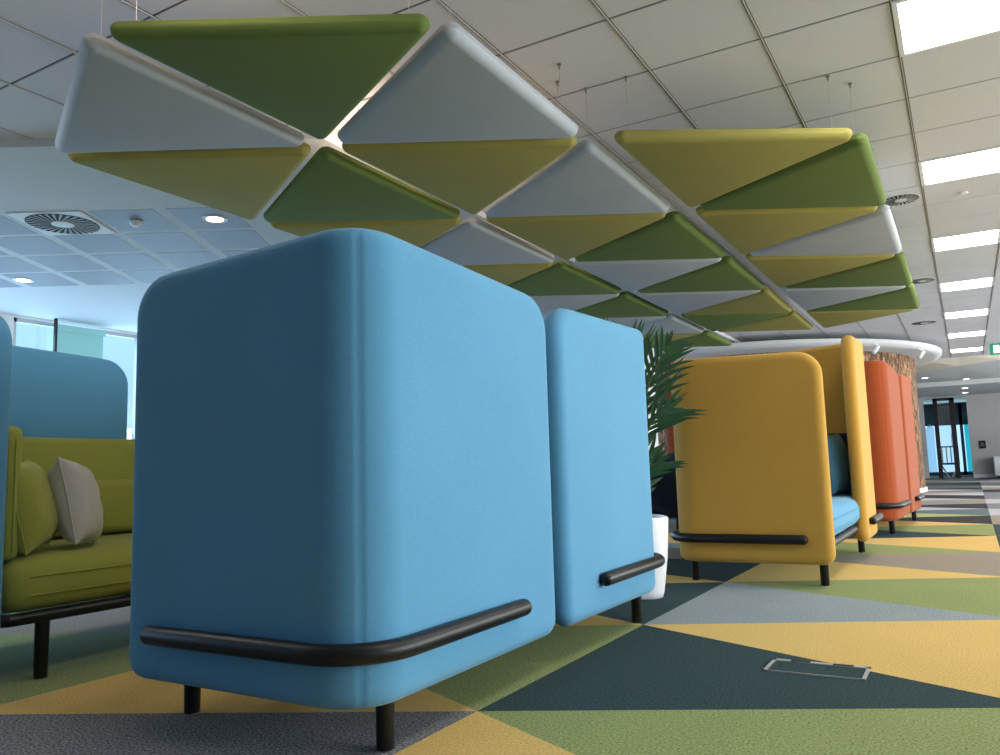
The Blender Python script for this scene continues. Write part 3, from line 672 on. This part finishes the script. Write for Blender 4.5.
# navy tub chair behind the palm
t = thing('tub_chair', 'dark navy tub chair half hidden behind the palm pot', 'chair', (-2.02, 5.9, 0), -1.2)
b = NB(); rbox(b, -.27, -.27, .26, .27, .27, .44, .06); smooth_angle(link('seat', b, M['navy'], t), 60)
b = NB(); n = 28; rr_ = []
for k in range(n+1):
    a = math.radians(-120+240*k/n)+math.pi/2; ring = []
    for q in range(10):
        th = 2*math.pi*q/10; rad = .31+.045*math.cos(th); z = .50+(.26 if abs(k-n/2) < n*.3 else .26-.12*((abs(k-n/2)-n*.3)/(n*.2)))*(math.sin(th)); ring.append(b.verts.new((rad*math.cos(a), rad*math.sin(a), z)))
    rr_.append(ring)
for a_, c_ in zip(rr_, rr_[1:]):
    for q in range(10): b.faces.new((a_[q], a_[(q+1) % 10], c_[(q+1) % 10], c_[q]))
b.faces.new(rr_[0][::-1]); b.faces.new(rr_[-1]); bmesh.ops.recalc_face_normals(b, faces=b.faces[:]); link('backrest', b, M['navy'], t, smooth=True)
for k in range(4):
    a = math.pi/4+k*math.pi/2; b = NB(); tube(b, [(.2*math.cos(a), .2*math.sin(a), .27), (.27*math.cos(a), .27*math.sin(a), .015)], .014, 10); link('leg', b, M['black'], t, smooth=True)

# ------------------------------------------------------------------ palm
PX, PY = -1.50, 3.86
pal = thing('potted_palm', 'tall kentia palm in a white pot between the blue and yellow booths', 'plant', (PX, PY, 0))
b = NB(); n = 4
def sq(bm, r, z, k=40, p=3.2):
    return [bm.verts.new((math.copysign(abs(math.cos(2*math.pi*i/k))**(2/p), math.cos(2*math.pi*i/k))*r, math.copysign(abs(math.sin(2*math.pi*i/k))**(2/p), math.sin(2*math.pi*i/k))*r, z)) for i in range(k)]
rv = [sq(b, r, z) for r, z in ((.125, 0), (.138, .006), (.145, .03), (.168, .20), (.180, .385), (.176, .395), (.166, .395), (.160, .385), (.155, .35))]
for a_, c_ in zip(rv, rv[1:]):
    for q in range(40): b.faces.new((a_[q], a_[(q+1) % 40], c_[(q+1) % 40], c_[q]))
b.faces.new(rv[0][::-1]); pt = link('pot', b, M['pot'], pal); smooth_angle(pt, 50); pt.rotation_euler = (0, 0, .5258)
b = NB(); lathe(b, [(0, .352), (.152, .352), (.152, .34), (0, .34)], 32); link('soil', b, M['soil'], pal)
e1 = Vector((ca, sa, 0)); e2 = Vector((-sa, ca, 0))
def LP(a, d, h): return e1*a+e2*d+Vector((0, 0, h))
def bez(p0, p1, p2, t_): return p0*(1-t_)**2+p1*2*t_*(1-t_)+p2*t_*t_
def frond(p0, p1, p2, nl, L, W_, t0=.35, seed=0, sidev=None, droop=.35, fwd=.9):
    rnd = random.Random(seed)
    b = NB(); pts = [bez(p0, p1, p2, k/14) for k in range(15)]; tube(b, pts, [.009-.0065*k/14 for k in range(15)], 7)
    st = link('frond_stalk', b, M['stem'], pal, smooth=True)
    b = NB()
    for k in range(nl):
        t_ = t0+(1-t0)*k/(nl-1); p = bez(p0, p1, p2, t_); tg = (bez(p0, p1, p2, min(1, t_+.02))-bez(p0, p1, p2, t_-.02)).normalized()
        sd = sidev if sidev is not None else tg.cross(Vector((0, 0, 1))).normalized()
        sd = (sd-tg*sd.dot(tg)).normalized()
        q = (t_-t0)/(1-t0); ln = L*(.62+.5*math.sin(math.pi*min(1, q*.85+.15)))*(1-.35*q)
        for sg in (-1, 1):
            d = tg*(fwd+.5*q+rnd.uniform(-.1, .1))+sd*sg*(1-.35*q)+Vector((rnd.uniform(-.08, .08), rnd.uniform(-.08, .08), rnd.uniform(-.05, .1)))
            leaf(b, p, d, ln*rnd.uniform(.9, 1.08), W_*.95, rnd, droop*rnd.uniform(.6, 1.3), 6, tg+Vector((0, 0, .15)))
    o = link('leaflets', b, M['leaf'], st, smooth=True)
base = Vector((0, 0, .34))
UPV = Vector((0, 0, 1))
frond(base+LP(.0, 0, 0), LP(.10, .0, .82), LP(.04, -.02, 1.28), 13, .38, .022, .52, 1, e1, .05, .85)
frond(base+LP(.02, .02, 0), LP(.03, -.04, 1.02), LP(.22, -.08, 1.25), 10, .30, .024, .5, 2, UPV, .25, 1.0)
frond(base+LP(.02, -.02, 0), LP(.00, -.08, .84), LP(.19, -.12, .92), 6, .30, .024, .6, 3, UPV, .22, 1.3)
frond(base+LP(.03, 0, 0), LP(.02, .0, .62), LP(.14, -.03, .66), 7, .24, .024, .55, 4, UPV, .25, 1.2)
frond(base+LP(-.02, 0, 0), LP(-.03, .03, 1.15), LP(-.13, .06, 1.36), 12, .30, .024, .45, 5, UPV*.5+e1, .25, .9)
frond(base+LP(0, .03, 0), LP(-.03, .12, .95), LP(.10, .24, 1.12), 12, .28, .026, .45, 6, e1, .25)
frond(base+LP(-.03, -.02, 0), LP(-.08, -.03, .80), LP(-.26, -.02, 1.05), 12, .24, .026, .45, 7, UPV, .3)
frond(base+LP(.01, .01, 0), LP(.05, -.03, .55), LP(.06, -.04, .88), 6, .22, .034, .5, 8, e1, .15, 1.4)
frond(base+LP(.0, -.03, 0), LP(.02, -.02, .50), LP(.08, .02, .62), 5, .20, .03, .4, 9, e1, .15, 1.2)

# ------------------------------------------------------------------ floor outlet box
t = thing('floor_box', 'rectangular floor outlet box with steel edging set in the dark teal carpet', 'floor box', (-.462, 2.722, 0))
b = NB(); hx_, hy_ = .147, .082; e_ = .007
for (a_, c_, d_, f_) in ((-hx_, -hy_, hx_, -hy_+.004), (-hx_, hy_-.024, hx_, hy_), (-hx_, -hy_, -hx_+.010, hy_), (hx_-.010, -hy_, hx_, hy_)): box(b, a_, c_, 0.0, d_, f_, .004)
link('frame', b, mat('floor_box_steel', (168, 166, 160), .5), t)
b = NB(); box(b, -hx_+.012, -hy_+.006, .0, hx_-.012, hy_-.022, .003); link('lid', b, CP['teal'], t)
for x_ in (-.060, .068): b = NB(); box(b, x_-.030, hy_-.022, .004, x_+.030, hy_-.004, .0052); link('cable_flap', b, M['dark'], t)
b = NB(); box(b, .102, hy_-.016, .004, .132, hy_-.010, .005); link('latch', b, M['white'], t)
